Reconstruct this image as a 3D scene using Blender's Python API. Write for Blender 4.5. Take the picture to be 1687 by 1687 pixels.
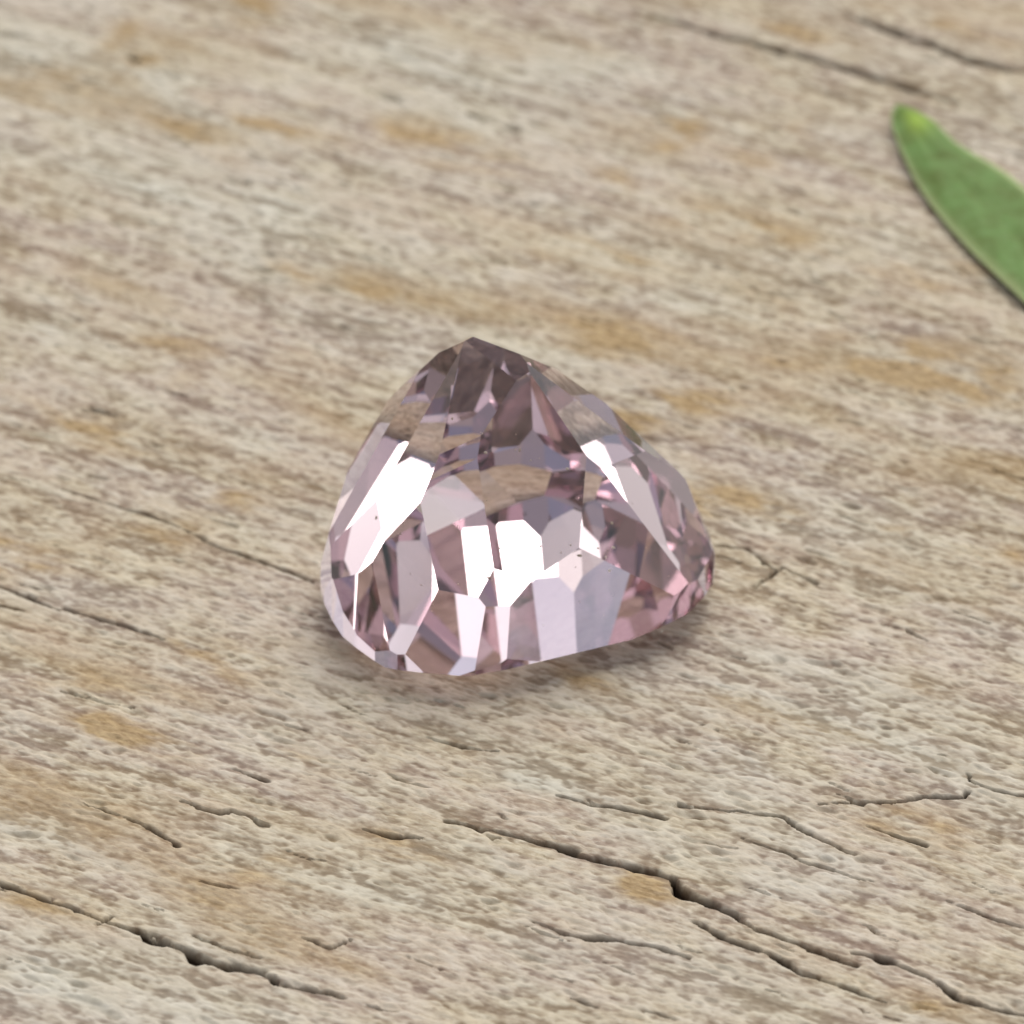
import bpy, bmesh, math, random
import numpy as np
from mathutils import Vector, Matrix

# ------------------------------------------------------------------ units: 1 Blender unit = 1 cm
scene = bpy.context.scene
for o in list(bpy.data.objects):
    bpy.data.objects.remove(o)
COL = scene.collection

# ------------------------------------------------------------------ camera
PX = 1687.0
PPC = 812.5                      # photograph pixels per centimetre at the stone
ELEV = math.radians(35.0)
DIST = 17.0
VIEW_W = PX / PPC
LENS = 36.0 * DIST / VIEW_W
FWD = Vector((0.0, math.cos(ELEV), -math.sin(ELEV)))
RIGHT = Vector((1, 0, 0))
UP = RIGHT.cross(FWD)
GIRDLE_Z = 0.060
GC_PX = (852.0, 955.0)           # girdle centre in the photograph
TARGET = Vector((0, 0, GIRDLE_Z)) + RIGHT * ((PX / 2 - GC_PX[0]) / PPC) - UP * ((PX / 2 - GC_PX[1]) / PPC)
CAM = TARGET - FWD * DIST
cam_data = bpy.data.cameras.new("camera")
cam = bpy.data.objects.new("camera", cam_data)
COL.objects.link(cam)
cam.location = CAM
cam.rotation_euler = FWD.to_track_quat('-Z', 'Y').to_euler()
cam_data.sensor_width = 36.0
cam_data.sensor_fit = 'HORIZONTAL'
cam_data.lens = LENS
cam_data.clip_start = 0.1
cam_data.clip_end = 5000.0
cam_data.dof.use_dof = True
cam_data.dof.focus_distance = DIST - 0.58
cam_data.dof.aperture_fstop = 1.75
scene.camera = cam


def plane_pt(px, py, z=0.0):
    """Photograph pixel -> point on the horizontal plane at height z."""
    d = FWD + RIGHT * ((px - PX / 2) / PPC / DIST) - UP * ((py - PX / 2) / PPC / DIST)
    t = (z - CAM.z) / d.z
    return CAM + d * t


# ------------------------------------------------------------------ sky: bright, thinly clouded
SUN_EL = math.radians(62.0)
SUN_AZ = math.radians(20.0)      # clockwise from +Y (away from the camera) towards +X
world = bpy.data.worlds.new("World")
scene.world = world
world.use_nodes = True
wn, wl = world.node_tree.nodes, world.node_tree.links
wn.clear()
w_out = wn.new("ShaderNodeOutputWorld")
w_bg = wn.new("ShaderNodeBackground")
w_sky = wn.new("ShaderNodeTexSky")
w_sky.sky_type = 'NISHITA'
w_sky.sun_disc = False
w_sky.sun_elevation = SUN_EL
w_sky.sun_rotation = SUN_AZ
w_sky.air_density = 1.0
w_sky.dust_density = 2.5
w_sky.ozone_density = 1.0
w_tc = wn.new("ShaderNodeTexCoord")
w_map = wn.new("ShaderNodeMapping")
w_map.inputs["Scale"].default_value = (1.0, 1.0, 2.2)
w_map.inputs["Location"].default_value = (0.3, 1.7, 0.4)
w_noise = wn.new("ShaderNodeTexNoise")
w_noise.inputs["Scale"].default_value = 2.2
w_noise.inputs["Detail"].default_value = 5.0
w_noise.inputs["Roughness"].default_value = 0.55
w_ramp = wn.new("ShaderNodeValToRGB")
w_ramp.color_ramp.elements[0].position = 0.30
w_ramp.color_ramp.elements[0].color = (0.0, 0.0, 0.0, 1)
w_ramp.color_ramp.elements[1].position = 0.54
w_ramp.color_ramp.elements[1].color = (1, 1, 1, 1)
w_bw = wn.new("ShaderNodeRGBToBW")
w_cloud = wn.new("ShaderNodeMix")          # cloud colour follows the brightness of the sky behind it
w_cloud.data_type = 'RGBA'
w_cloud.blend_type = 'MULTIPLY'
w_cloud.inputs[0].default_value = 1.0
w_cloud.inputs[7].default_value = (1.95, 1.90, 1.84, 1)
w_mix = wn.new("ShaderNodeMix")
w_mix.data_type = 'RGBA'
wl.new(w_tc.outputs["Generated"], w_map.inputs["Vector"])
wl.new(w_map.outputs[0], w_noise.inputs["Vector"])
wl.new(w_noise.outputs[0], w_ramp.inputs[0])
wl.new(w_sky.outputs[0], w_bw.inputs[0])
wl.new(w_bw.outputs[0], w_cloud.inputs[6])
wl.new(w_ramp.outputs[0], w_mix.inputs[0])
wl.new(w_sky.outputs[0], w_mix.inputs[6])
wl.new(w_cloud.outputs[2], w_mix.inputs[7])
wl.new(w_mix.outputs[2], w_bg.inputs["Color"])
w_bg.inputs["Strength"].default_value = 0.14
wl.new(w_bg.outputs[0], w_out.inputs["Surface"])

sun_data = bpy.data.lights.new("sun", 'SUN')
sun = bpy.data.objects.new("sun", sun_data)
COL.objects.link(sun)
sun_dir = Vector((math.sin(SUN_AZ) * math.cos(SUN_EL), math.cos(SUN_AZ) * math.cos(SUN_EL), math.sin(SUN_EL)))
sun.rotation_euler = sun_dir.to_track_quat('Z', 'Y').to_euler()
sun.location = sun_dir * 30
sun_data.energy = 0.9
sun_data.angle = math.radians(44.0)
sun_data.color = (1.0, 0.95, 0.88)

# ------------------------------------------------------------------ exposure and sampling
vs = scene.view_settings
vs.view_transform = 'Standard'
vs.look = 'None'
vs.gamma = 1.0
vs.use_curve_mapping = False
vs.exposure = 0.1
scene.render.engine = 'CYCLES'
cy = scene.cycles
cy.max_bounces = 16
cy.transmission_bounces = 16
cy.glossy_bounces = 16
cy.diffuse_bounces = 3
cy.volume_bounces = 0
cy.caustics_refractive = True
cy.caustics_reflective = True
cy.sample_clamp_indirect = 12.0
cy.blur_glossy = 0.2
cy.use_denoising = True
try:
    cy.denoiser = 'OPENIMAGEDENOISE'
    cy.denoising_input_passes = 'RGB_ALBEDO_NORMAL'
except Exception:
    pass


# ------------------------------------------------------------------ helpers
def new_mat(name):
    m = bpy.data.materials.new(name)
    m.use_nodes = True
    m.node_tree.nodes.clear()
    return m, m.node_tree.nodes, m.node_tree.links


def link_mesh(name, verts, faces, mat=None, parent=None, smooth=False):
    me = bpy.data.meshes.new(name)
    me.from_pydata([tuple(v) for v in verts], [], [tuple(f) for f in faces])
    me.update()
    if smooth:
        me.polygons.foreach_set("use_smooth", [True] * len(me.polygons))
    o = bpy.data.objects.new(name, me)
    COL.objects.link(o)
    if mat:
        me.materials.append(mat)
    if parent:
        o.parent = parent
    return o


def tag(o, label=None, category=None, kind=None, group=None):
    for k, v in (("label", label), ("category", category), ("kind", kind), ("group", group)):
        if v:
            o[k] = v


# ------------------------------------------------------------------ weathered board (height field with real cracks and fibres)
GRAIN = math.atan2(-0.535, 1.0)
GU = np.array([math.cos(GRAIN), math.sin(GRAIN)])
GV = np.array([-math.sin(GRAIN), math.cos(GRAIN)])


def to_uv(px, py):
    p = plane_pt(px, py)
    q = np.array([p.x, p.y])
    return float(q @ GU), float(q @ GV)


corners = np.array([to_uv(x, y) for x in (-60, PX + 60) for y in (-60, PX + 60)])
u0, v0 = corners.min(0) - 0.05
u1, v1 = corners.max(0) + 0.05
NU, NV, NE = 800, 1480, 26


def axis(a, b, n, ne, reach):
    core = np.linspace(a, b, n)
    st = core[1] - core[0]
    k = np.arange(1, ne + 1)
    g = 1.0
    lo, hi = 1.01, 2.5
    for _ in range(60):
        g = 0.5 * (lo + hi)
        if st * g * (g ** ne - 1) / (g - 1) > reach:
            hi = g
        else:
            lo = g
    ext = st * g * (g ** k - 1) / (g - 1)
    return np.concatenate([(a - ext)[::-1], core, b + ext])


AU = axis(u0, u1, NU, NE, 12.0)
AV = axis(v0, v1, NV, NE, 6.5)
nu, nv = len(AU), len(AV)
du, dv = (u1 - u0) / (NU - 1), (v1 - v0) / (NV - 1)
rng = np.random.default_rng(11)
FU = np.fft.rfftfreq(NU, du)[None, :]
FV = np.fft.fftfreq(NV, dv)[:, None]
IU = np.round((AU - u0) / du).astype(int) % NU      # the noise is periodic, so it runs on over the whole board
IV = np.round((AV - v0) / dv).astype(int) % NV


def gn(lu, lv, skew=0.0):
    """Gaussian-filtered noise, correlation lengths in cm along and across the grain, unit variance."""
    w = np.fft.rfft2(rng.standard_normal((NV, NU)))
    r = np.fft.irfft2(w * np.exp(-2 * (math.pi ** 2) * ((lu * (FU + skew * FV)) ** 2 + (lv * FV) ** 2)), s=(NV, NU))
    return ((r - r.mean()) / r.std()).astype(np.float32)[np.ix_(IV, IU)]


U, V = np.meshgrid(AU, AV)
n_dash = gn(0.0115, 0.0046)
n_dash2 = gn(0.0175, 0.0058, 0.20)
n_dash3 = gn(0.0260, 0.0072, -0.15)
n_fine = gn(0.0048, 0.0026)
n_grit = gn(0.0025, 0.0016)
n_streak = gn(0.16, 0.0062)
n_band = gn(2.2, 0.045)
n_long = gn(0.9, 0.05)
n_broad = gn(0.35, 0.14)
n_patch = gn(0.17, 0.075)
n_patch2 = gn(0.24, 0.055)
n_patch3 = gn(0.14, 0.06)
n_blotch = gn(0.070, 0.030)
n_blotch2 = gn(0.040, 0.017)
rough = 1.0 / (1.0 + np.exp(-1.3 * (n_patch + 0.3)))
# fibre bundles: sharp-sided flecks standing a little proud of the worn-out softer wood between them
fleck = np.tanh(3.0 * (0.62 * n_dash + 0.55 * n_dash2 + 0.35 * n_dash3)) + 0.35 * n_fine
gouge = np.clip(0.60 * n_dash2 + 0.55 * n_dash3 + 0.45 * n_dash + 0.25 * n_streak - 1.25, 0, 1.4)
H = (0.0030 * n_broad + 0.0014 * n_long + 0.0009 * n_blotch2
     + 0.0006 * fleck + 0.0005 * n_fine + 0.0003 * n_grit + 0.0005 * n_streak + 0.0006 * n_band).astype(np.float32)
H -= (0.0070 * gouge * (0.4 + 0.8 * rough)).astype(np.float32)

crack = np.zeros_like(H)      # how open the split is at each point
split = np.zeros_like(H)      # dark tint inside it, painted shade as well as dirt: deep splits most


def carve(pts, width, depth, wob=0.8, px=True, lip=0.0):
    """Cut a split along a polyline. width: half-width in cm per point or one number."""
    q = [to_uv(*p) for p in pts] if px else pts
    ws = width if isinstance(width, (list, tuple)) else [width] * len(q)
    global H
    for (a, b, wa, wb) in zip(q[:-1], q[1:], ws[:-1], ws[1:]):
        m = 5 * max(wa, wb) + 0.01
        i0, i1 = np.searchsorted(AU, [min(a[0], b[0]) - m, max(a[0], b[0]) + m])
        j0, j1 = np.searchsorted(AV, [min(a[1], b[1]) - m, max(a[1], b[1]) + m])
        if i1 <= i0 or j1 <= j0:
            continue
        s = (slice(j0, j1), slice(i0, i1))
        x = U[s] - a[0]
        y = V[s] - a[1] + 0.0035 * wob * n_blotch2[s] + 0.0024 * wob * n_dash2[s] + 0.0012 * wob * n_fine[s]
        ex, ey = b[0] - a[0], b[1] - a[1]
        L2 = ex * ex + ey * ey + 1e-12
        t = np.clip((x * ex + y * ey) / L2, 0, 1)
        d = np.hypot(x - t * ex, y - t * ey)
        w = (wa + (wb - wa) * t) * (1 + 0.40 * wob * n_dash[s])
        w = np.maximum(w, 0.0008)
        prof = 1.0 / (1.0 + (d / (0.85 * w)) ** 6)
        c = crack[s]
        inc = np.maximum(prof - c, 0)
        H[s] -= (depth * inc).astype(np.float32)
        if lip:
            H[s] += (lip * np.exp(-((d - 2.2 * w) / (1.2 * w)) ** 2)).astype(np.float32)
        crack[s] = np.maximum(c, prof)
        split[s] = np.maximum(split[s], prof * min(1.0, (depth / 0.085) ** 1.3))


W = 0.0036
for pts, w, dep in (
    ([(-40, 1440), (60, 1478), (100, 1491), (165, 1515), (250, 1541)], [W, W * 1.1, W * .9, W * .7, W * .8], 0.040),
    ([(160, 1524), (184, 1510)], W * .9, 0.03),
    ([(246, 1541), (262, 1548), (300, 1560), (360, 1586), (400, 1594), (450, 1606), (456, 1616), (512, 1626), (570, 1642)],
     [W * 1.6, W * 2.7, W * 2.5, W * 2.1, W * 1.5, W * 1.3, W * 1.4, W * 1.3, W * .5], 0.060),
    ([(606, 1656), (655, 1664)], W * .9, 0.035),
    ([(600, 1362), (640, 1372), (692, 1379)], [W * .6, W * 1.4, W * .8], 0.035),
    ([(735, 1350), (800, 1362), (860, 1379), (920, 1394), (970, 1412), (1045, 1426), (1108, 1445)],
     [W * .7, W * 1.2, W * 1.2, W * 1.6, W * 1.8, W * 1.8, W * 1.4], 0.055),
    ([(1108, 1447), (1122, 1468), (1146, 1478), (1205, 1500), (1245, 1527), (1300, 1546), (1410, 1586)],
     [W * 1.3, W * 2.4, W * 2.2, W * 1.2, W * .9, W * .8, W * 1.1], 0.055),
    ([(1145, 1515), (1190, 1542), (1270, 1566), (1320, 1597), (1400, 1626), (1455, 1648)],
     [W * .7, W * 1.2, W * 1.4, W * 1.2, W * .9, W * .4], 0.045),
    ([(1405, 1566), (1450, 1570), (1500, 1590)], [W * .8, W * 2.0, W * .8], 0.03),
    ([(1490, 1586), (1545, 1612), (1582, 1640), (1625, 1653), (1730, 1672)], [W * .7, W * .9, W * 1.7, W * 1.7, W * 1.2], 0.05),
    ([(920, 1308), (980, 1324), (1040, 1333), (1095, 1347)], [W * .7, W * .9, W * 1.5, W * 1.1], 0.045),
    ([(1120, 1322), (1200, 1334), (1288, 1346), (1320, 1366), (1410, 1404)], [W * .6, W * .7, W * .8, W * 1.1, W * .6], 0.03),
    ([(1430, 1358), (1480, 1374), (1524, 1390)], [W * .5, W * 1.0, W * 1.1], 0.04),
    ([(1350, 1322), (1490, 1316), (1522, 1310), (1588, 1312), (1598, 1296)], [W * .5, W * .7, W, W * .9, W * .6], 0.03),
    ([(1594, 1270), (1600, 1284), (1640, 1298), (1730, 1316)], [W * .5, W * .7, W * .9, W], 0.035),
    ([(880, 1514), (930, 1535), (1000, 1544), (1090, 1560), (1135, 1576)], [W * .7, W * 1.0, W * .8, W * 1.0, W * .5], 0.032),
    ([(385, 1262), (440, 1280)], [W, W * 1.2], 0.03),
    ([(300, 1316), (365, 1336), (384, 1330), (442, 1356)], [W * .8, W, W * .7, W * .7], 0.03),
    ([(140, 1322), (220, 1352), (295, 1390)], [W * .5, W * .9, W * 1.1], 0.03),
    ([(100, 803), (220, 840), (300, 868), (380, 905), (440, 925), (518, 956)], [W * .4, W * .8, W * .5, W * .8, W * .9, W * .6], 0.016),
    ([(-20, 952), (60, 985), (100, 1002)], [W * .8, W * .8, W * .4], 0.022),
    ([(-20, 990), (38, 1002)], [W * 1.2, W * .6], 0.03),
    ([(108, 998), (186, 1022), (270, 1050)], [W * .9, W * .9, W * .5], 0.022),
    ([(1180, 893), (1232, 898), (1262, 922), (1275, 935)], [W * .6, W * .9, W * .8, W * .5], 0.022),
    ([(1244, 962), (1290, 928), (1345, 956)], [W * .6, W * .8, W * .7], 0.022),
    ([(1060, 20), (1130, 36), (1200, 56), (1300, 80), (1390, 106), (1470, 134), (1580, 166)], [W * .8, W * 1.6, W * 2, W * 2.2, W * 2.8, W * 2.4, W * .9], 0.017),
    ([(1390, 22), (1450, 42), (1530, 68), (1600, 98), (1720, 120)], [W * .8, W * 2.2, W * 2.6, W * 2.6, W * 2.4], 0.017),
    ([(0, 50), (40, 58)], W * 1.5, 0.02),
    ([(212, 88), (240, 98)], W * 2.0, 0.02),
    ([(150, 664), (190, 680)], W * 1.3, 0.025),
    ([(700, 1210), (760, 1228), (820, 1232)], W * .8, 0.02),
    ([(640, 1270), (705, 1292)], W * 1.0, 0.028),
    ([(1560, 1480), (1640, 1510), (1730, 1535)], W * .8, 0.025),
    ([(1220, 1380), (1330, 1420), (1440, 1450)], W * .6, 0.02),
    ([(330, 1450), (400, 1462)], W * .7, 0.02), ([(500, 1540), (545, 1560), (580, 1545)], W * .8, 0.025),
    ([(940, 1640), (985, 1656)], W * 1.0, 0.03), ([(1060, 1660), (1110, 1676)], W * .9, 0.028),
):
    if not isinstance(w, list):
        mid = tuple((a + b) / 2 for a, b in zip(pts[0], pts[1]))
        pts = [pts[0], mid] + pts[1:]
        w = [w * 0.3] + [w] * (len(pts) - 2) + [w * 0.3]
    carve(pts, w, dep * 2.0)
for _ in range(85):                      # small open checks between the fibres, more of them towards the near side
    px, py = rng.uniform(-60, PX + 60), PX * (1.0 - rng.beta(1.0, 1.9)) + rng.uniform(-40, 60)
    ln = rng.uniform(0.02, 0.10) * (1.7 if rng.random() < 0.15 else 1)
    ua, va = to_uv(px, py)
    bend = rng.normal(0, 0.05)
    carve([(ua, va), (ua + ln * .5, va + ln * bend), (ua + ln, va + ln * rng.normal(0, 0.06))],
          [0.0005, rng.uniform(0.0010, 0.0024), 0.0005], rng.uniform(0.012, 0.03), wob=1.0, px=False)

# colour of the wood itself: ochre resin stains, grey weathered fibre
ochre = np.zeros_like(H)
for (px, py, ru, rv, k) in (
    (412, 4, .06, .05, 1.8), (240, 95, .03, .018, .9), (205, 50, .03, .06, .5), (460, 200, .10, .022, .8), (300, 205, .08, .02, .5),
    (1112, 206, .042, .046, 1.8), (1020, 290, .045, .03, .9), (1310, 205, .04, .02, .6), (1250, 372, .14, .04, .9), (1240, 255, .05, .02, .6),
    (990, 415, .16, .035, .85), (1010, 555, .06, .035, .95), (1165, 660, .07, .03, 1.0), (1050, 685, .05, .02, .9), (1240, 820, .10, .03, 1.0),
    (1590, 620, .16, .06, .9), (1600, 450, .09, .05, .7), (1480, 870, .05, .03, .5), (350, 1075, .12, .032, 1.1), (60, 915, .10, .045, .9),
    (180, 1185, .10, .03, .9), (150, 1120, .10, .03, .6), (690, 1400, .09, .025, .9), (1085, 1462, .06, .022, 1.2), (90, 1492, .10, .02, .8), (440, 1415, .07, .03, .7),
    (200, 715, .10, .04, .8), (290, 560, .12, .05, .5), (480, 440, .10, .04, .55), (620, 470, .10, .03, .5), (740, 230, .16, .05, .5),
    (400, 800, .12, .05, .55), (290, 870, .07, .05, .6), (1560, 40, .20, .03, .7), (1360, 60, .15, .02, .5), (1550, 1360, .10, .04, .6), (960, 1110, .08, .02, 1.0),
    (1680, 905, .05, .03, .6), (520, 1250, .12, .03, .4), (1530, 1650, .08, .02, .5), (240, 1215, .08, .02, .6), (1480, 560, .12, .03, .5),
):
    a, b = to_uv(px, py)
    r2 = ((U - a + .28 * ru * n_blotch2 + .2 * ru * n_blotch) / (1.2 * ru)) ** 2 + ((V - b + .30 * rv * n_blotch2) / (1.55 * rv)) ** 2
    ochre += (k * np.exp(-r2) * (0.85 + .35 * n_blotch2 + .25 * n_dash2)).astype(np.float32)
ochre = np.clip(ochre + 0.30 * np.clip(n_patch2 + 0.5 * n_blotch - 0.5, 0, 2) + .10 * n_blotch2, 0, 1.2)
grey = np.zeros_like(H)
for (px, py, ru, rv, k) in (
    (180, 150, .45, .30, .75), (650, 80, .40, .2, .55), (300, 330, .45, .16, .55), (120, 1390, .25, .10, .7), (180, 1640, .45, .12, .8),
    (960, 90, .2, .1, .6), (1100, 180, .2, .1, .4), (420, 720, .16, .06, .6), (800, 1230, .30, .05, .55), (1500, 980, .25, .12, .35), (1450, 1180, .40, .12, .5),
    (700, 1500, .4, .08, .4), (1050, 420, .2, .05, .35), (1300, 780, .10, .04, .5),
):
    a, b = to_uv(px, py)
    r2 = ((U - a + .06 * n_patch) / ru) ** 2 + ((V - b + .03 * n_blotch) / rv) ** 2
    grey += (k * np.exp(-r2) * (0.9 + .3 * n_blotch)).astype(np.float32)
grey = np.clip(grey + 0.18 * np.clip(n_patch + .3 * n_blotch, -0.5, 2) + 0.14 * np.clip(n_blotch + 0.6 * n_blotch2 - 0.6, 0, 2), 0, 1)

verts = np.empty((nv, nu, 3), np.float32)
verts[..., 0] = U * GU[0] + V * GV[0]
verts[..., 1] = U * GU[1] + V * GV[1]
edge = np.minimum(np.minimum(U - AU[0], AU[-1] - U), np.minimum(V - AV[0], AV[-1] - V))
verts[..., 2] = H - 0.18 * np.exp(-edge / 0.12)
top = verts.reshape(-1, 3)
ii = np.arange(nu * nv).reshape(nv, nu)
quads = np.stack([ii[:-1, :-1], ii[:-1, 1:], ii[1:, 1:], ii[1:, :-1]], -1).reshape(-1, 4)
# sides and underside of the board
rim = np.concatenate([ii[0, :], ii[1:, -1], ii[-1, -2::-1], ii[-2:0:-1, 0]])
low = top[rim].copy()
low[:, 2] = -1.8
nb = len(top)
k = np.arange(len(rim))
k2 = (k + 1) % len(rim)
side = np.stack([rim[k2], rim[k], nb + k, nb + k2], -1)
allv = np.concatenate([top, low])
nq = len(quads) + len(side)
me = bpy.data.meshes.new("weathered_board")
me.vertices.add(len(allv))
me.vertices.foreach_set("co", allv.astype(np.float32).ravel())
loops = np.concatenate([quads.ravel(), side.ravel(), (nb + k)[::-1]]).astype(np.int32)
me.loops.add(len(loops))
me.loops.foreach_set("vertex_index", loops)
me.polygons.add(nq + 1)
starts = np.concatenate([np.arange(nq) * 4, [nq * 4]]).astype(np.int32)
totals = np.concatenate([np.full(nq, 4), [len(rim)]]).astype(np.int32)
me.polygons.foreach_set("loop_start", starts)
me.polygons.foreach_set("loop_total", totals)
sm = np.zeros(nq + 1, bool)
sm[:len(quads)] = True
me.polygons.foreach_set("use_smooth", sm)
me.update(calc_edges=True)
tail = np.zeros(len(low), np.float32)
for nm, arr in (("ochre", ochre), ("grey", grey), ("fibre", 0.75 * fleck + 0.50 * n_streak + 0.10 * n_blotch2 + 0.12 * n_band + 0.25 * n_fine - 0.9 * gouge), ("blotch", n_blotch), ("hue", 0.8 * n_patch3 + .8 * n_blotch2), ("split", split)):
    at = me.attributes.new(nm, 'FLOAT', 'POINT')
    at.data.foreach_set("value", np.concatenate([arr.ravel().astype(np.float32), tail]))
board = bpy.data.objects.new("weathered_board", me)
COL.objects.link(board)
tag(board, "weathered grey-beige wooden board with cracks and ochre stains", "board", kind="structure")

m, n, l = new_mat("weathered_wood")
out = n.new("ShaderNodeOutputMaterial")
bs = n.new("ShaderNodeBsdfPrincipled")
l.new(bs.outputs[0], out.inputs[0])


def attr(name):
    a = n.new("ShaderNodeAttribute")
    a.attribute_name = name
    return a.outputs["Fac"]


def mixc(fac, a, b, mode='MIX'):
    x = n.new("ShaderNodeMix")
    x.data_type = 'RGBA'
    x.blend_type = mode
    x.clamp_factor = True
    for sock, val in ((0, fac), (6, a), (7, b)):
        if isinstance(val, (int, float)):
            x.inputs[sock].default_value = val
        elif isinstance(val, tuple):
            x.inputs[sock].default_value = val + (1,)
        else:
            l.new(val, x.inputs[sock])
    return x.outputs[2]


def rng_map(v, a, b, c=0.0, d=1.0):
    r = n.new("ShaderNodeMapRange")
    l.new(v, r.inputs[0])
    for i, val in enumerate((a, b, c, d)):
        r.inputs[i + 1].default_value = val
    return r.outputs[0]


tc = n.new("ShaderNodeTexCoord")
mp = n.new("ShaderNodeMapping")
mp.inputs["Rotation"].default_value = (0, 0, -GRAIN)
l.new(tc.outputs["Object"], mp.inputs[0])


def stretched_noise(su, sv, detail, rough_):
    q = n.new("ShaderNodeMapping")
    q.inputs["Scale"].default_value = (su, sv, su)
    l.new(mp.outputs[0], q.inputs[0])
    z = n.new("ShaderNodeTexNoise")
    z.inputs["Scale"].default_value = 1.0
    z.inputs["Detail"].default_value = detail
    z.inputs["Roughness"].default_value = rough_
    l.new(q.outputs[0], z.inputs[0])
    return z.outputs[0]


nz_flk = stretched_noise(34, 84, 5.0, 0.68)
nz_mid = stretched_noise(11, 27, 4.0, 0.6)
nz_fib = stretched_noise(7, 140, 5.0, 0.62)
fib = attr("fibre")
hue = rng_map(attr("hue"), -1.3, 1.3)
dark = mixc(hue, (0.285, 0.225, 0.160), (0.300, 0.235, 0.195))
lite = mixc(hue, (0.545, 0.480, 0.370), (0.545, 0.478, 0.400))
c0 = mixc(rng_map(fib, -1.7, 1.2), dark, lite)
c1 = mixc(rng_map(nz_mid, 0.50, 0.68, 0.0, 0.70), c0, mixc(hue, (0.585, 0.54, 0.445), (0.58, 0.535, 0.475)))
c1 = mixc(rng_map(nz_mid, 0.47, 0.30, 0.0, 0.60), c1, mixc(hue, (0.34, 0.265, 0.175), (0.35, 0.275, 0.23)))
c1 = mixc(rng_map(nz_flk, 0.50, 0.68, 0.0, 0.85), c1, mixc(hue, (0.61, 0.56, 0.455), (0.605, 0.555, 0.49)))
c1 = mixc(rng_map(nz_flk, 0.46, 0.30, 0.0, 0.70), c1, mixc(hue, (0.25, 0.185, 0.115), (0.255, 0.19, 0.15)))
c1 = mixc(rng_map(nz_fib, 0.48, 0.28, 0.0, 0.45), c1, (0.24, 0.175, 0.125))
c1 = mixc(rng_map(fib, -0.30, -1.7, 0.0, 0.55), c1, mixc(hue, (0.185, 0.130, 0.080), (0.185, 0.130, 0.105)))
c2 = mixc(rng_map(attr("grey"), 0.0, 1.0, 0.0, 0.85), c1,
          mixc(rng_map(fib, -1.2, 0.2), (0.30, 0.275, 0.225), mixc(rng_map(nz_mid, 0.35, 0.65), (0.485, 0.47, 0.405), (0.63, 0.62, 0.565))))
c3 = mixc(rng_map(attr("ochre"), 0.05, 1.0, 0.0, 0.88), c2, mixc(rng_map(nz_flk, 0.35, 0.65), (0.25, 0.165, 0.078), (0.47, 0.345, 0.185)))
c4 = mixc(rng_map(attr("split"), 0.03, 0.25, 0.0, 0.95), c3, (0.050, 0.030, 0.019))     # shade of the depth painted into the splits, along with dirt and unbleached wood
c5 = mixc(1.0, c4, (0.940, 0.928, 0.890), 'MULTIPLY')
l.new(c5, bs.inputs["Base Color"])
bs.inputs["Roughness"].default_value = 0.85
bs.inputs["Specular IOR Level"].default_value = 0.2
bp = n.new("ShaderNodeBump")
bp.inputs["Strength"].default_value = 0.6
bp.inputs["Distance"].default_value = 0.003
l.new(nz_flk, bp.inputs["Height"])
l.new(bp.outputs[0], bs.inputs["Normal"])
me.materials.append(m)


def wood_height(x, y):
    u, v = x * GU[0] + y * GU[1], x * GV[0] + y * GV[1]
    return float(H[min(max(np.searchsorted(AV, v), 0), nv - 1), min(max(np.searchsorted(AU, u), 0), nu - 1)])

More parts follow.
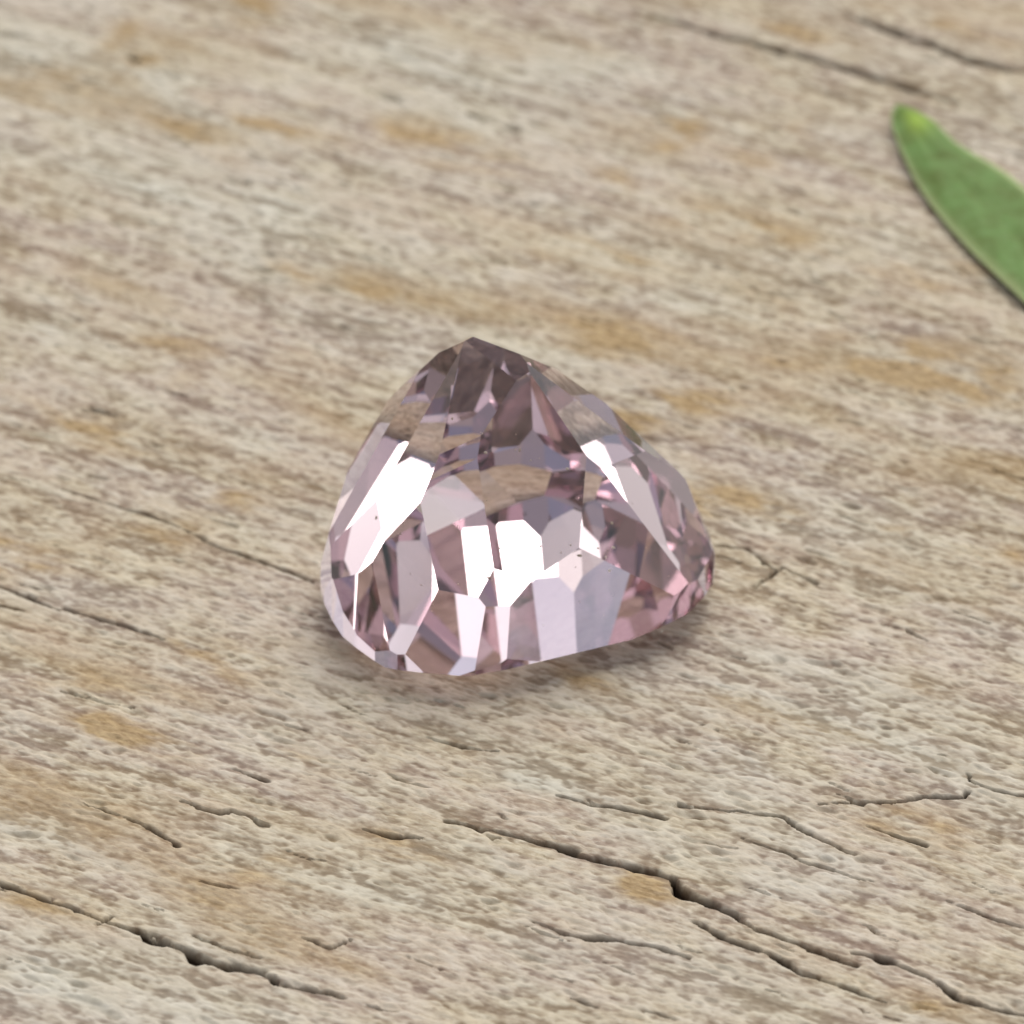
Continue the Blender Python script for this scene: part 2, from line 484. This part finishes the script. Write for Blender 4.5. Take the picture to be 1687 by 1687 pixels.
PLANES = [
    (0.00000, 0.00000, -1.00000, 0.00000),
    (-0.53712, -0.15771, -0.82863, 0.17439),
    (-0.49331, -0.38271, -0.78114, 0.20305),
    (-0.07223, -0.45658, -0.88675, 0.10768),
    (0.17611, -0.60847, -0.77379, 0.13786),
    (0.20983, -0.52139, -0.82712, 0.10778),
    (0.35070, -0.44274, -0.82522, 0.12553),
    (0.50176, -0.25158, -0.82761, 0.15658),
    (0.69006, 0.07501, -0.71986, 0.24028),
    (0.55856, 0.37831, -0.73817, 0.22583),
    (0.43048, 0.48495, -0.76126, 0.21555),
    (0.28968, 0.44716, -0.84625, 0.16929),
    (-0.25902, 0.57239, -0.77800, 0.22226),
    (-0.36859, 0.44067, -0.81851, 0.18177),
    (-0.49517, 0.22512, -0.83912, 0.16352),
    (-0.46982, 0.11433, -0.87533, 0.14082),
    (-0.99932, 0.03687, 0.00000, 0.39699),
    (-0.98752, -0.15749, 0.00000, 0.39741),
    (-0.95885, -0.28393, 0.00000, 0.39625),
    (-0.91691, -0.39910, 0.00000, 0.39634),
    (-0.84509, -0.53463, 0.00000, 0.39694),
    (-0.71320, -0.70097, 0.00000, 0.39354),
    (-0.52606, -0.85045, 0.00000, 0.38089),
    (-0.32248, -0.94658, 0.00000, 0.36090),
    (-0.12458, -0.99221, 0.00000, 0.33804),
    (0.07013, -0.99754, 0.00000, 0.31349),
    (0.24377, -0.96983, 0.00000, 0.29034),
    (0.35276, -0.93571, 0.00000, 0.27630),
    (0.37951, -0.92519, 0.00000, 0.27642),
    (0.35706, -0.93408, 0.00000, 0.27580),
    (0.35296, -0.93564, 0.00000, 0.27628),
    (0.41676, -0.90902, 0.00000, 0.27998),
    (0.52985, -0.84809, 0.00000, 0.29324),
    (0.64675, -0.76270, 0.00000, 0.30990),
    (0.74617, -0.66576, 0.00000, 0.32723),
    (0.84044, -0.54191, 0.00000, 0.34771),
    (0.93609, -0.35177, 0.00000, 0.37350),
    (0.99553, -0.09441, 0.00000, 0.39558),
    (0.98702, 0.16060, 0.00000, 0.40385),
    (0.93276, 0.36050, 0.00000, 0.40214),
    (0.86301, 0.50519, 0.00000, 0.39751),
    (0.78598, 0.61825, 0.00000, 0.39319),
    (0.72499, 0.68876, 0.00000, 0.39133),
    (0.67188, 0.74066, 0.00000, 0.39144),
    (0.61652, 0.78734, 0.00000, 0.39345),
    (0.54509, 0.83838, 0.00000, 0.39789),
    (0.44630, 0.89488, 0.00000, 0.40520),
    (0.31260, 0.94989, 0.00000, 0.41462),
    (0.14545, 0.98937, 0.00000, 0.42368),
    (-0.05558, 0.99845, 0.00000, 0.42919),
    (-0.29295, 0.95613, 0.00000, 0.42570),
    (-0.51758, 0.85564, 0.00000, 0.40929),
    (-0.67458, 0.73821, 0.00000, 0.38898),
    (-0.74200, 0.67040, 0.00000, 0.37902),
    (-0.78065, 0.62496, 0.00000, 0.37436),
    (-0.81205, 0.58358, 0.00000, 0.37206),
    (-0.83812, 0.54549, 0.00000, 0.37164),
    (-0.86349, 0.50437, 0.00000, 0.37306),
    (-0.90572, 0.42389, 0.00000, 0.37845),
    (-0.96528, 0.26120, 0.00000, 0.38913),
    (-0.96059, 0.15545, 0.23046, 0.40520),
    (-0.98382, -0.13150, 0.12170, 0.40442),
    (-0.74130, -0.60866, 0.28286, 0.40773),
    (-0.61619, -0.72088, 0.31725, 0.39587),
    (-0.04321, -0.95572, 0.29109, 0.32883),
    (0.18934, -0.94950, 0.25018, 0.30448),
    (0.46685, -0.86607, 0.17881, 0.28800),
    (0.41909, -0.88170, 0.21670, 0.27639),
    (0.62796, -0.76667, 0.13374, 0.31669),
    (0.93542, -0.33108, 0.12395, 0.38028),
    (0.93054, 0.13721, 0.33950, 0.41187),
    (0.77314, 0.57361, 0.27061, 0.39308),
    (0.71932, 0.68302, 0.12674, 0.38263),
    (0.58498, 0.76540, 0.26827, 0.39027),
    (0.26740, 0.94677, 0.17925, 0.42189),
    (-0.30903, 0.92999, 0.19906, 0.43395),
    (-0.76876, 0.62789, 0.12147, 0.36763),
    (-0.70501, 0.68201, 0.19448, 0.37819),
    (-0.79477, 0.59746, 0.10671, 0.37084),
    (-0.79561, -0.18146, 0.57800, 0.42886),
    (-0.76295, -0.37567, 0.52610, 0.42160),
    (-0.39608, -0.81242, 0.42789, 0.37680),
    (0.00966, -0.83876, 0.54442, 0.34642),
    (0.19194, -0.87250, 0.44933, 0.32137),
    (0.22763, -0.79847, 0.55734, 0.32983),
    (0.55674, -0.69791, 0.45051, 0.32240),
    (0.72471, -0.22379, 0.65170, 0.39201),
    (0.69922, 0.14108, 0.70085, 0.42400),
    (0.56127, 0.47229, 0.67964, 0.43604),
    (0.63759, 0.58033, 0.50665, 0.39547),
    (0.28433, 0.65062, 0.70417, 0.47588),
    (0.08763, 0.66331, 0.74319, 0.50708),
    (-0.33586, 0.68910, 0.64214, 0.48138),
    (-0.51341, 0.62039, 0.59289, 0.46930),
    (-0.66794, 0.24190, 0.70380, 0.52749),
    (-0.86391, 0.07030, 0.49872, 0.42765),
    (-0.68122, -0.40044, 0.61285, 0.42911),
    (-0.02418, -0.79664, 0.60397, 0.37034),
    (0.00015, -0.58739, 0.80930, 0.46737),
    (0.77701, -0.29460, 0.55630, 0.36926),
    (0.37361, 0.46378, 0.80332, 0.50359),
    (0.35218, 0.54226, 0.76283, 0.46884),
    (-0.35793, 0.69907, 0.61902, 0.46330),
    (-0.43987, 0.47692, 0.76096, 0.53364),
    (-0.76013, 0.19142, 0.62093, 0.48154),
    (-0.70911, 0.35061, 0.61175, 0.48194),
    (-0.13419, 0.13424, 0.98182, 0.63807),
    (-0.10036, -0.67768, 0.72848, 0.42409),
    (0.11022, -0.08166, 0.99055, 0.60580),
    (0.20116, 0.61056, 0.76600, 0.51102),
]


# ------------------------------------------------------------------ the stone: a convex cut, one plane per facet (nx, ny, nz, distance)
PL = np.array(PLANES, dtype=float)
PL[:, :3] /= np.linalg.norm(PL[:, :3], axis=1, keepdims=True)


def polyhedron(P):
    Nn, Dd = P[:, :3], P[:, 3]
    k = len(P)
    tri = np.array([(a, b, c) for a in range(k) for b in range(a + 1, k) for c in range(b + 1, k)])
    A = Nn[tri]
    det = np.linalg.det(A)
    ok = np.abs(det) > 1e-7
    tri, A = tri[ok], A[ok]
    X = np.linalg.solve(A, Dd[tri][..., None])[..., 0]
    keep = np.abs(X).max(1) < 2
    X, tri = X[keep], tri[keep]
    keep = (X @ Nn.T - Dd).max(1) < 1e-7
    X, tri = X[keep], tri[keep]
    vs_, owner = [], []
    for x, t in zip(X, tri):
        for i, y in enumerate(vs_):
            if np.abs(x - y).max() < 2e-5:
                owner[i].update(t.tolist())
                break
        else:
            vs_.append(x)
            owner.append(set(t.tolist()))
    faces = []
    for f in range(k):
        idx = [i for i, o in enumerate(owner) if f in o]
        if len(idx) < 3:
            continue
        c = np.mean([vs_[i] for i in idx], 0)
        nrm = Nn[f]
        ax = np.cross(nrm, [0.3, 0.9, 0.1])
        ax /= np.linalg.norm(ax)
        ay = np.cross(nrm, ax)
        idx.sort(key=lambda i: math.atan2((vs_[i] - c) @ ay, (vs_[i] - c) @ ax))
        faces.append(idx)
    return vs_, faces


m, n, l = new_mat("pale_pink_crystal")
out = n.new("ShaderNodeOutputMaterial")
gl = n.new("ShaderNodeBsdfGlass")
gl.inputs["IOR"].default_value = 1.76
gl.inputs["Roughness"].default_value = 0.0
gl.inputs["Color"].default_value = (1, 1, 1, 1)
va = n.new("ShaderNodeVolumeAbsorption")
va.inputs["Color"].default_value = (0.685, 0.52, 0.58, 1)
va.inputs["Density"].default_value = 1.35
l.new(gl.outputs[0], out.inputs["Surface"])
l.new(va.outputs[0], out.inputs["Volume"])
gem_mat = m
gv, gf = polyhedron(PL)
base_z = max(wood_height(x, y) for x in np.linspace(-.25, .25, 40) for y in np.linspace(-.2, .3, 40))
gem = link_mesh("gemstone", gv, gf, gem_mat)
gem.location = (0, 0, 0.0)
board.location.z = -base_z


# dust grains lying on the facets
def on_stone(px, py):
    d = np.array((plane_pt(px, py) - CAM).normalized())
    o = np.array(CAM)
    nd, no = PL[:, :3] @ d, PL[:, 3] - PL[:, :3] @ o
    t = np.where(nd < 0, no / nd, -1e9)
    i = int(t.argmax())
    return o + d * t[i], PL[i, :3]


m, n, l = new_mat("dust_grain")
out = n.new("ShaderNodeOutputMaterial")
bs = n.new("ShaderNodeBsdfPrincipled")
tc_ = n.new("ShaderNodeTexCoord")
nz_ = n.new("ShaderNodeTexNoise")
nz_.inputs["Scale"].default_value = 9.0
cr_ = n.new("ShaderNodeValToRGB")
cr_.color_ramp.elements[0].position = 0.35
cr_.color_ramp.elements[0].color = (0.20, 0.15, 0.11, 1)
cr_.color_ramp.elements[1].position = 0.65
cr_.color_ramp.elements[1].color = (0.60, 0.54, 0.48, 1)
l.new(tc_.outputs["Object"], nz_.inputs[0])
l.new(nz_.outputs[0], cr_.inputs[0])
l.new(cr_.outputs[0], bs.inputs["Base Color"])
bs.inputs["Roughness"].default_value = 0.9
l.new(bs.outputs[0], out.inputs[0])
dust_mat = m
drng = np.random.default_rng(3)
grains = [(955, 915, .0042), (985, 903, .0028), (998, 918, .0022), (940, 898, .0020), (1008, 862, .0034), (1010, 902, .0038),
          (805, 952, .0036), (822, 957, .0024), (620, 853, .0038), (800, 746, .0034), (856, 742, .0030), (935, 772, .0030),
          (1004, 940, .0030), (890, 900, .0024), (875, 940, .0022), (660, 880, .0024), (745, 690, .0026), (1090, 1040, .0026)]
grains += [(drng.uniform(600, 1120), drng.uniform(680, 1060), drng.uniform(.0009, .0017)) for _ in range(40)]
dv_, df_ = [], []
for (px, py, r) in grains:
    c, nr = on_stone(px, py)
    a1 = np.cross(nr, [0.2, 0.5, 0.8])
    a1 /= np.linalg.norm(a1)
    a2 = np.cross(nr, a1)
    st = len(dv_)
    el = drng.uniform(0.7, 1.5)
    for ring_r, hgt in ((1.0, 0.02), (0.75, 0.35), (0.0, 0.5)):
        for q in range(7 if ring_r else 1):
            an = 2 * math.pi * q / 7
            k_ = r * ring_r * drng.uniform(0.75, 1.25)
            dv_.append(c + a1 * k_ * math.cos(an) * el + a2 * k_ * math.sin(an) / el + nr * (hgt * r + 0.0001))
    for q in range(7):
        q2 = (q + 1) % 7
        df_.append((st + q, st + q2, st + 7 + q2, st + 7 + q))
        df_.append((st + 7 + q, st + 7 + q2, st + 14))
    df_.append(tuple(st + q for q in range(6, -1, -1)))
dust = link_mesh("dust", dv_, df_, dust_mat, gem)
dust["kind"] = "stuff"
tag(gem, "pale pink faceted gemstone lying table-down on the board", "gemstone")

# ------------------------------------------------------------------ green leaf reaching in from the right
LZ = 0.008
left_edge = [(1468, 188), (1470, 212), (1482, 246), (1508, 300), (1535, 340), (1562, 374), (1602, 418), (1650, 464), (1692, 503), (1750, 548), (1820, 590), (1890, 618), (1950, 632), (1990, 640)]
right_edge = [(1480, 177), (1508, 184), (1540, 202), (1572, 233), (1602, 252), (1632, 268), (1662, 288), (1690, 312), (1722, 340), (1770, 388), (1830, 452), (1890, 522), (1945, 590), (1985, 628)]


def resample(e, k):
    e = np.array(e, float)
    d = np.r_[0, np.cumsum(np.hypot(*np.diff(e, axis=0).T))]
    s = np.linspace(0, d[-1], k)
    return np.c_[np.interp(s, d, e[:, 0]), np.interp(s, d, e[:, 1])]


ROWS, COLS = 64, 17
Le, Re = resample(left_edge, ROWS), resample(right_edge, ROWS)
leaf_rng = np.random.default_rng(5)
tv, bv, side_t = [], [], []
for i in range(ROWS):
    s = i / (ROWS - 1)
    for j in range(COLS):
        t = j / (COLS - 1)
        p2 = Le[i] * (1 - t) + Re[i] * t
        p = plane_pt(p2[0], p2[1], LZ)
        c = 2 * t - 1
        wd = np.hypot(*(Le[i] - Re[i])) / PPC
        lift = 0.006 * (1 - s) ** 2 - 0.006 * s ** 1.5 + 0.02 * wd * (1 - c * c) + 0.004 * math.sin(9 * s + 3 * c)
        lift -= 0.006 * math.exp(-(c / 0.10) ** 2) * min(1, s * 6)        # groove over the midrib
        lift += 0.003 * math.sin(40 * (s - 0.35 * abs(c))) * (1 - abs(c)) * min(1, s * 5)
        th = 0.007 * math.sqrt(max(0.0, 1 - c ** 4)) * min(1.0, 0.35 + 8 * s) * min(1.0, 0.2 + 6 * (1 - s)) + 0.0015
        tv.append((p.x, p.y, p.z + lift + th))
        bv.append((p.x, p.y, p.z + lift - th))
idx = lambda i, j, o=0: o + i * COLS + j
NB = ROWS * COLS
lf = []
for i in range(ROWS - 1):
    for j in range(COLS - 1):
        lf.append((idx(i, j), idx(i + 1, j), idx(i + 1, j + 1), idx(i, j + 1)))
        lf.append((idx(i, j, NB), idx(i, j + 1, NB), idx(i + 1, j + 1, NB), idx(i + 1, j, NB)))
ring = [(i, 0) for i in range(ROWS)] + [(ROWS - 1, j) for j in range(1, COLS)] + [(i, COLS - 1) for i in range(ROWS - 2, -1, -1)] + [(0, j) for j in range(COLS - 2, 0, -1)]
for a, b in zip(ring, ring[1:] + ring[:1]):
    lf.append((idx(*b), idx(*a), idx(*a, NB), idx(*b, NB)))

m, n, l = new_mat("green_leaf")
out = n.new("ShaderNodeOutputMaterial")
bs = n.new("ShaderNodeBsdfPrincipled")
l.new(bs.outputs[0], out.inputs[0])
tc = n.new("ShaderNodeTexCoord")
nz = n.new("ShaderNodeTexNoise")
nz.inputs["Scale"].default_value = 16.0
nz.inputs["Detail"].default_value = 5.0
l.new(tc.outputs["Object"], nz.inputs[0])
nz2 = n.new("ShaderNodeTexNoise")
nz2.inputs["Scale"].default_value = 60.0
nz2.inputs["Detail"].default_value = 3.0
l.new(tc.outputs["Object"], nz2.inputs[0])
at_m = n.new("ShaderNodeAttribute")
at_m.attribute_name = "pale_rim"
at_t = n.new("ShaderNodeAttribute")
at_t.attribute_name = "pale_tip"
c0 = mixc(rng_map(nz.outputs[0], 0.36, 0.64), (0.078, 0.125, 0.016), (0.105, 0.195, 0.042))
c1 = mixc(rng_map(nz2.outputs[0], 0.45, 0.75, 0.0, 0.5), c0, (0.15, 0.24, 0.08))
c2 = mixc(at_m.outputs["Fac"], c1, (0.45, 0.52, 0.26))
c3 = mixc(at_t.outputs["Fac"], c2, (0.24, 0.36, 0.04))
l.new(c3, bs.inputs["Base Color"])
bs.inputs["Roughness"].default_value = 0.6
bs.inputs["Specular IOR Level"].default_value = 0.25
bs.inputs["Subsurface Weight"].default_value = 0.15
bs.inputs["Subsurface Radius"].default_value = (0.02, 0.04, 0.01)
bs.inputs["Subsurface Scale"].default_value = 0.3
leaf_mat = m
leaf = bpy.data.objects.new("leaf", None)
leaf.empty_display_size = 0.05
root = plane_pt(1987, 634, 0.0)
leaf.location = root
COL.objects.link(leaf)
tag(leaf, "narrow green leaf with pale rim at the right edge", "leaf")
inv = Matrix.Translation(-root)
blade = link_mesh("blade", [inv @ Vector(v) for v in tv + bv], lf, leaf_mat, leaf, smooth=True)
rim_a = blade.data.attributes.new("pale_rim", 'FLOAT', 'POINT')
tip_a = blade.data.attributes.new("pale_tip", 'FLOAT', 'POINT')
rv, tp = [], []
for o_ in (0, 1):
    for i in range(ROWS):
        s = i / (ROWS - 1)
        for j in range(COLS):
            c = 2 * j / (COLS - 1) - 1
            rv.append(min(1.0, max(0.0, (abs(c) - 0.84) / 0.16) * 0.9 + (0.5 if s < 0.012 else 0.0)))
            tp.append(1.0 * math.exp(-((s - 0.07) / 0.035) ** 2) * math.exp(-((c - 0.35) / 0.5) ** 2))
rim_a.data.foreach_set("value", rv)
tip_a.data.foreach_set("value", tp)
# stalk
sv, sf = [], []
a0 = np.array(tv[idx(ROWS - 1, COLS // 2)]) * .5 + np.array(bv[idx(ROWS - 1, COLS // 2)]) * .5
dirn = np.array(plane_pt(2130, 760, 0)) - np.array(plane_pt(1987, 634, 0))
for i in range(9):
    s = i / 8
    c = a0 + dirn * s + np.array([0, 0, -0.004 * math.sin(s * 3)])
    r = 0.020 - 0.005 * s
    side = np.cross(dirn / np.linalg.norm(dirn), [0, 0, 1])
    for q in range(10):
        an = 2 * math.pi * q / 10
        sv.append(c + r * (math.cos(an) * side + math.sin(an) * np.array([0, 0, 1])))
for i in range(8):
    for q in range(10):
        sf.append((i * 10 + q, i * 10 + (q + 1) % 10, (i + 1) * 10 + (q + 1) % 10, (i + 1) * 10 + q))
sf.append(tuple(range(10))[::-1])
sf.append(tuple(80 + q for q in range(10)))
link_mesh("stalk", [inv @ Vector(v) for v in sv], sf, leaf_mat, leaf, smooth=True)
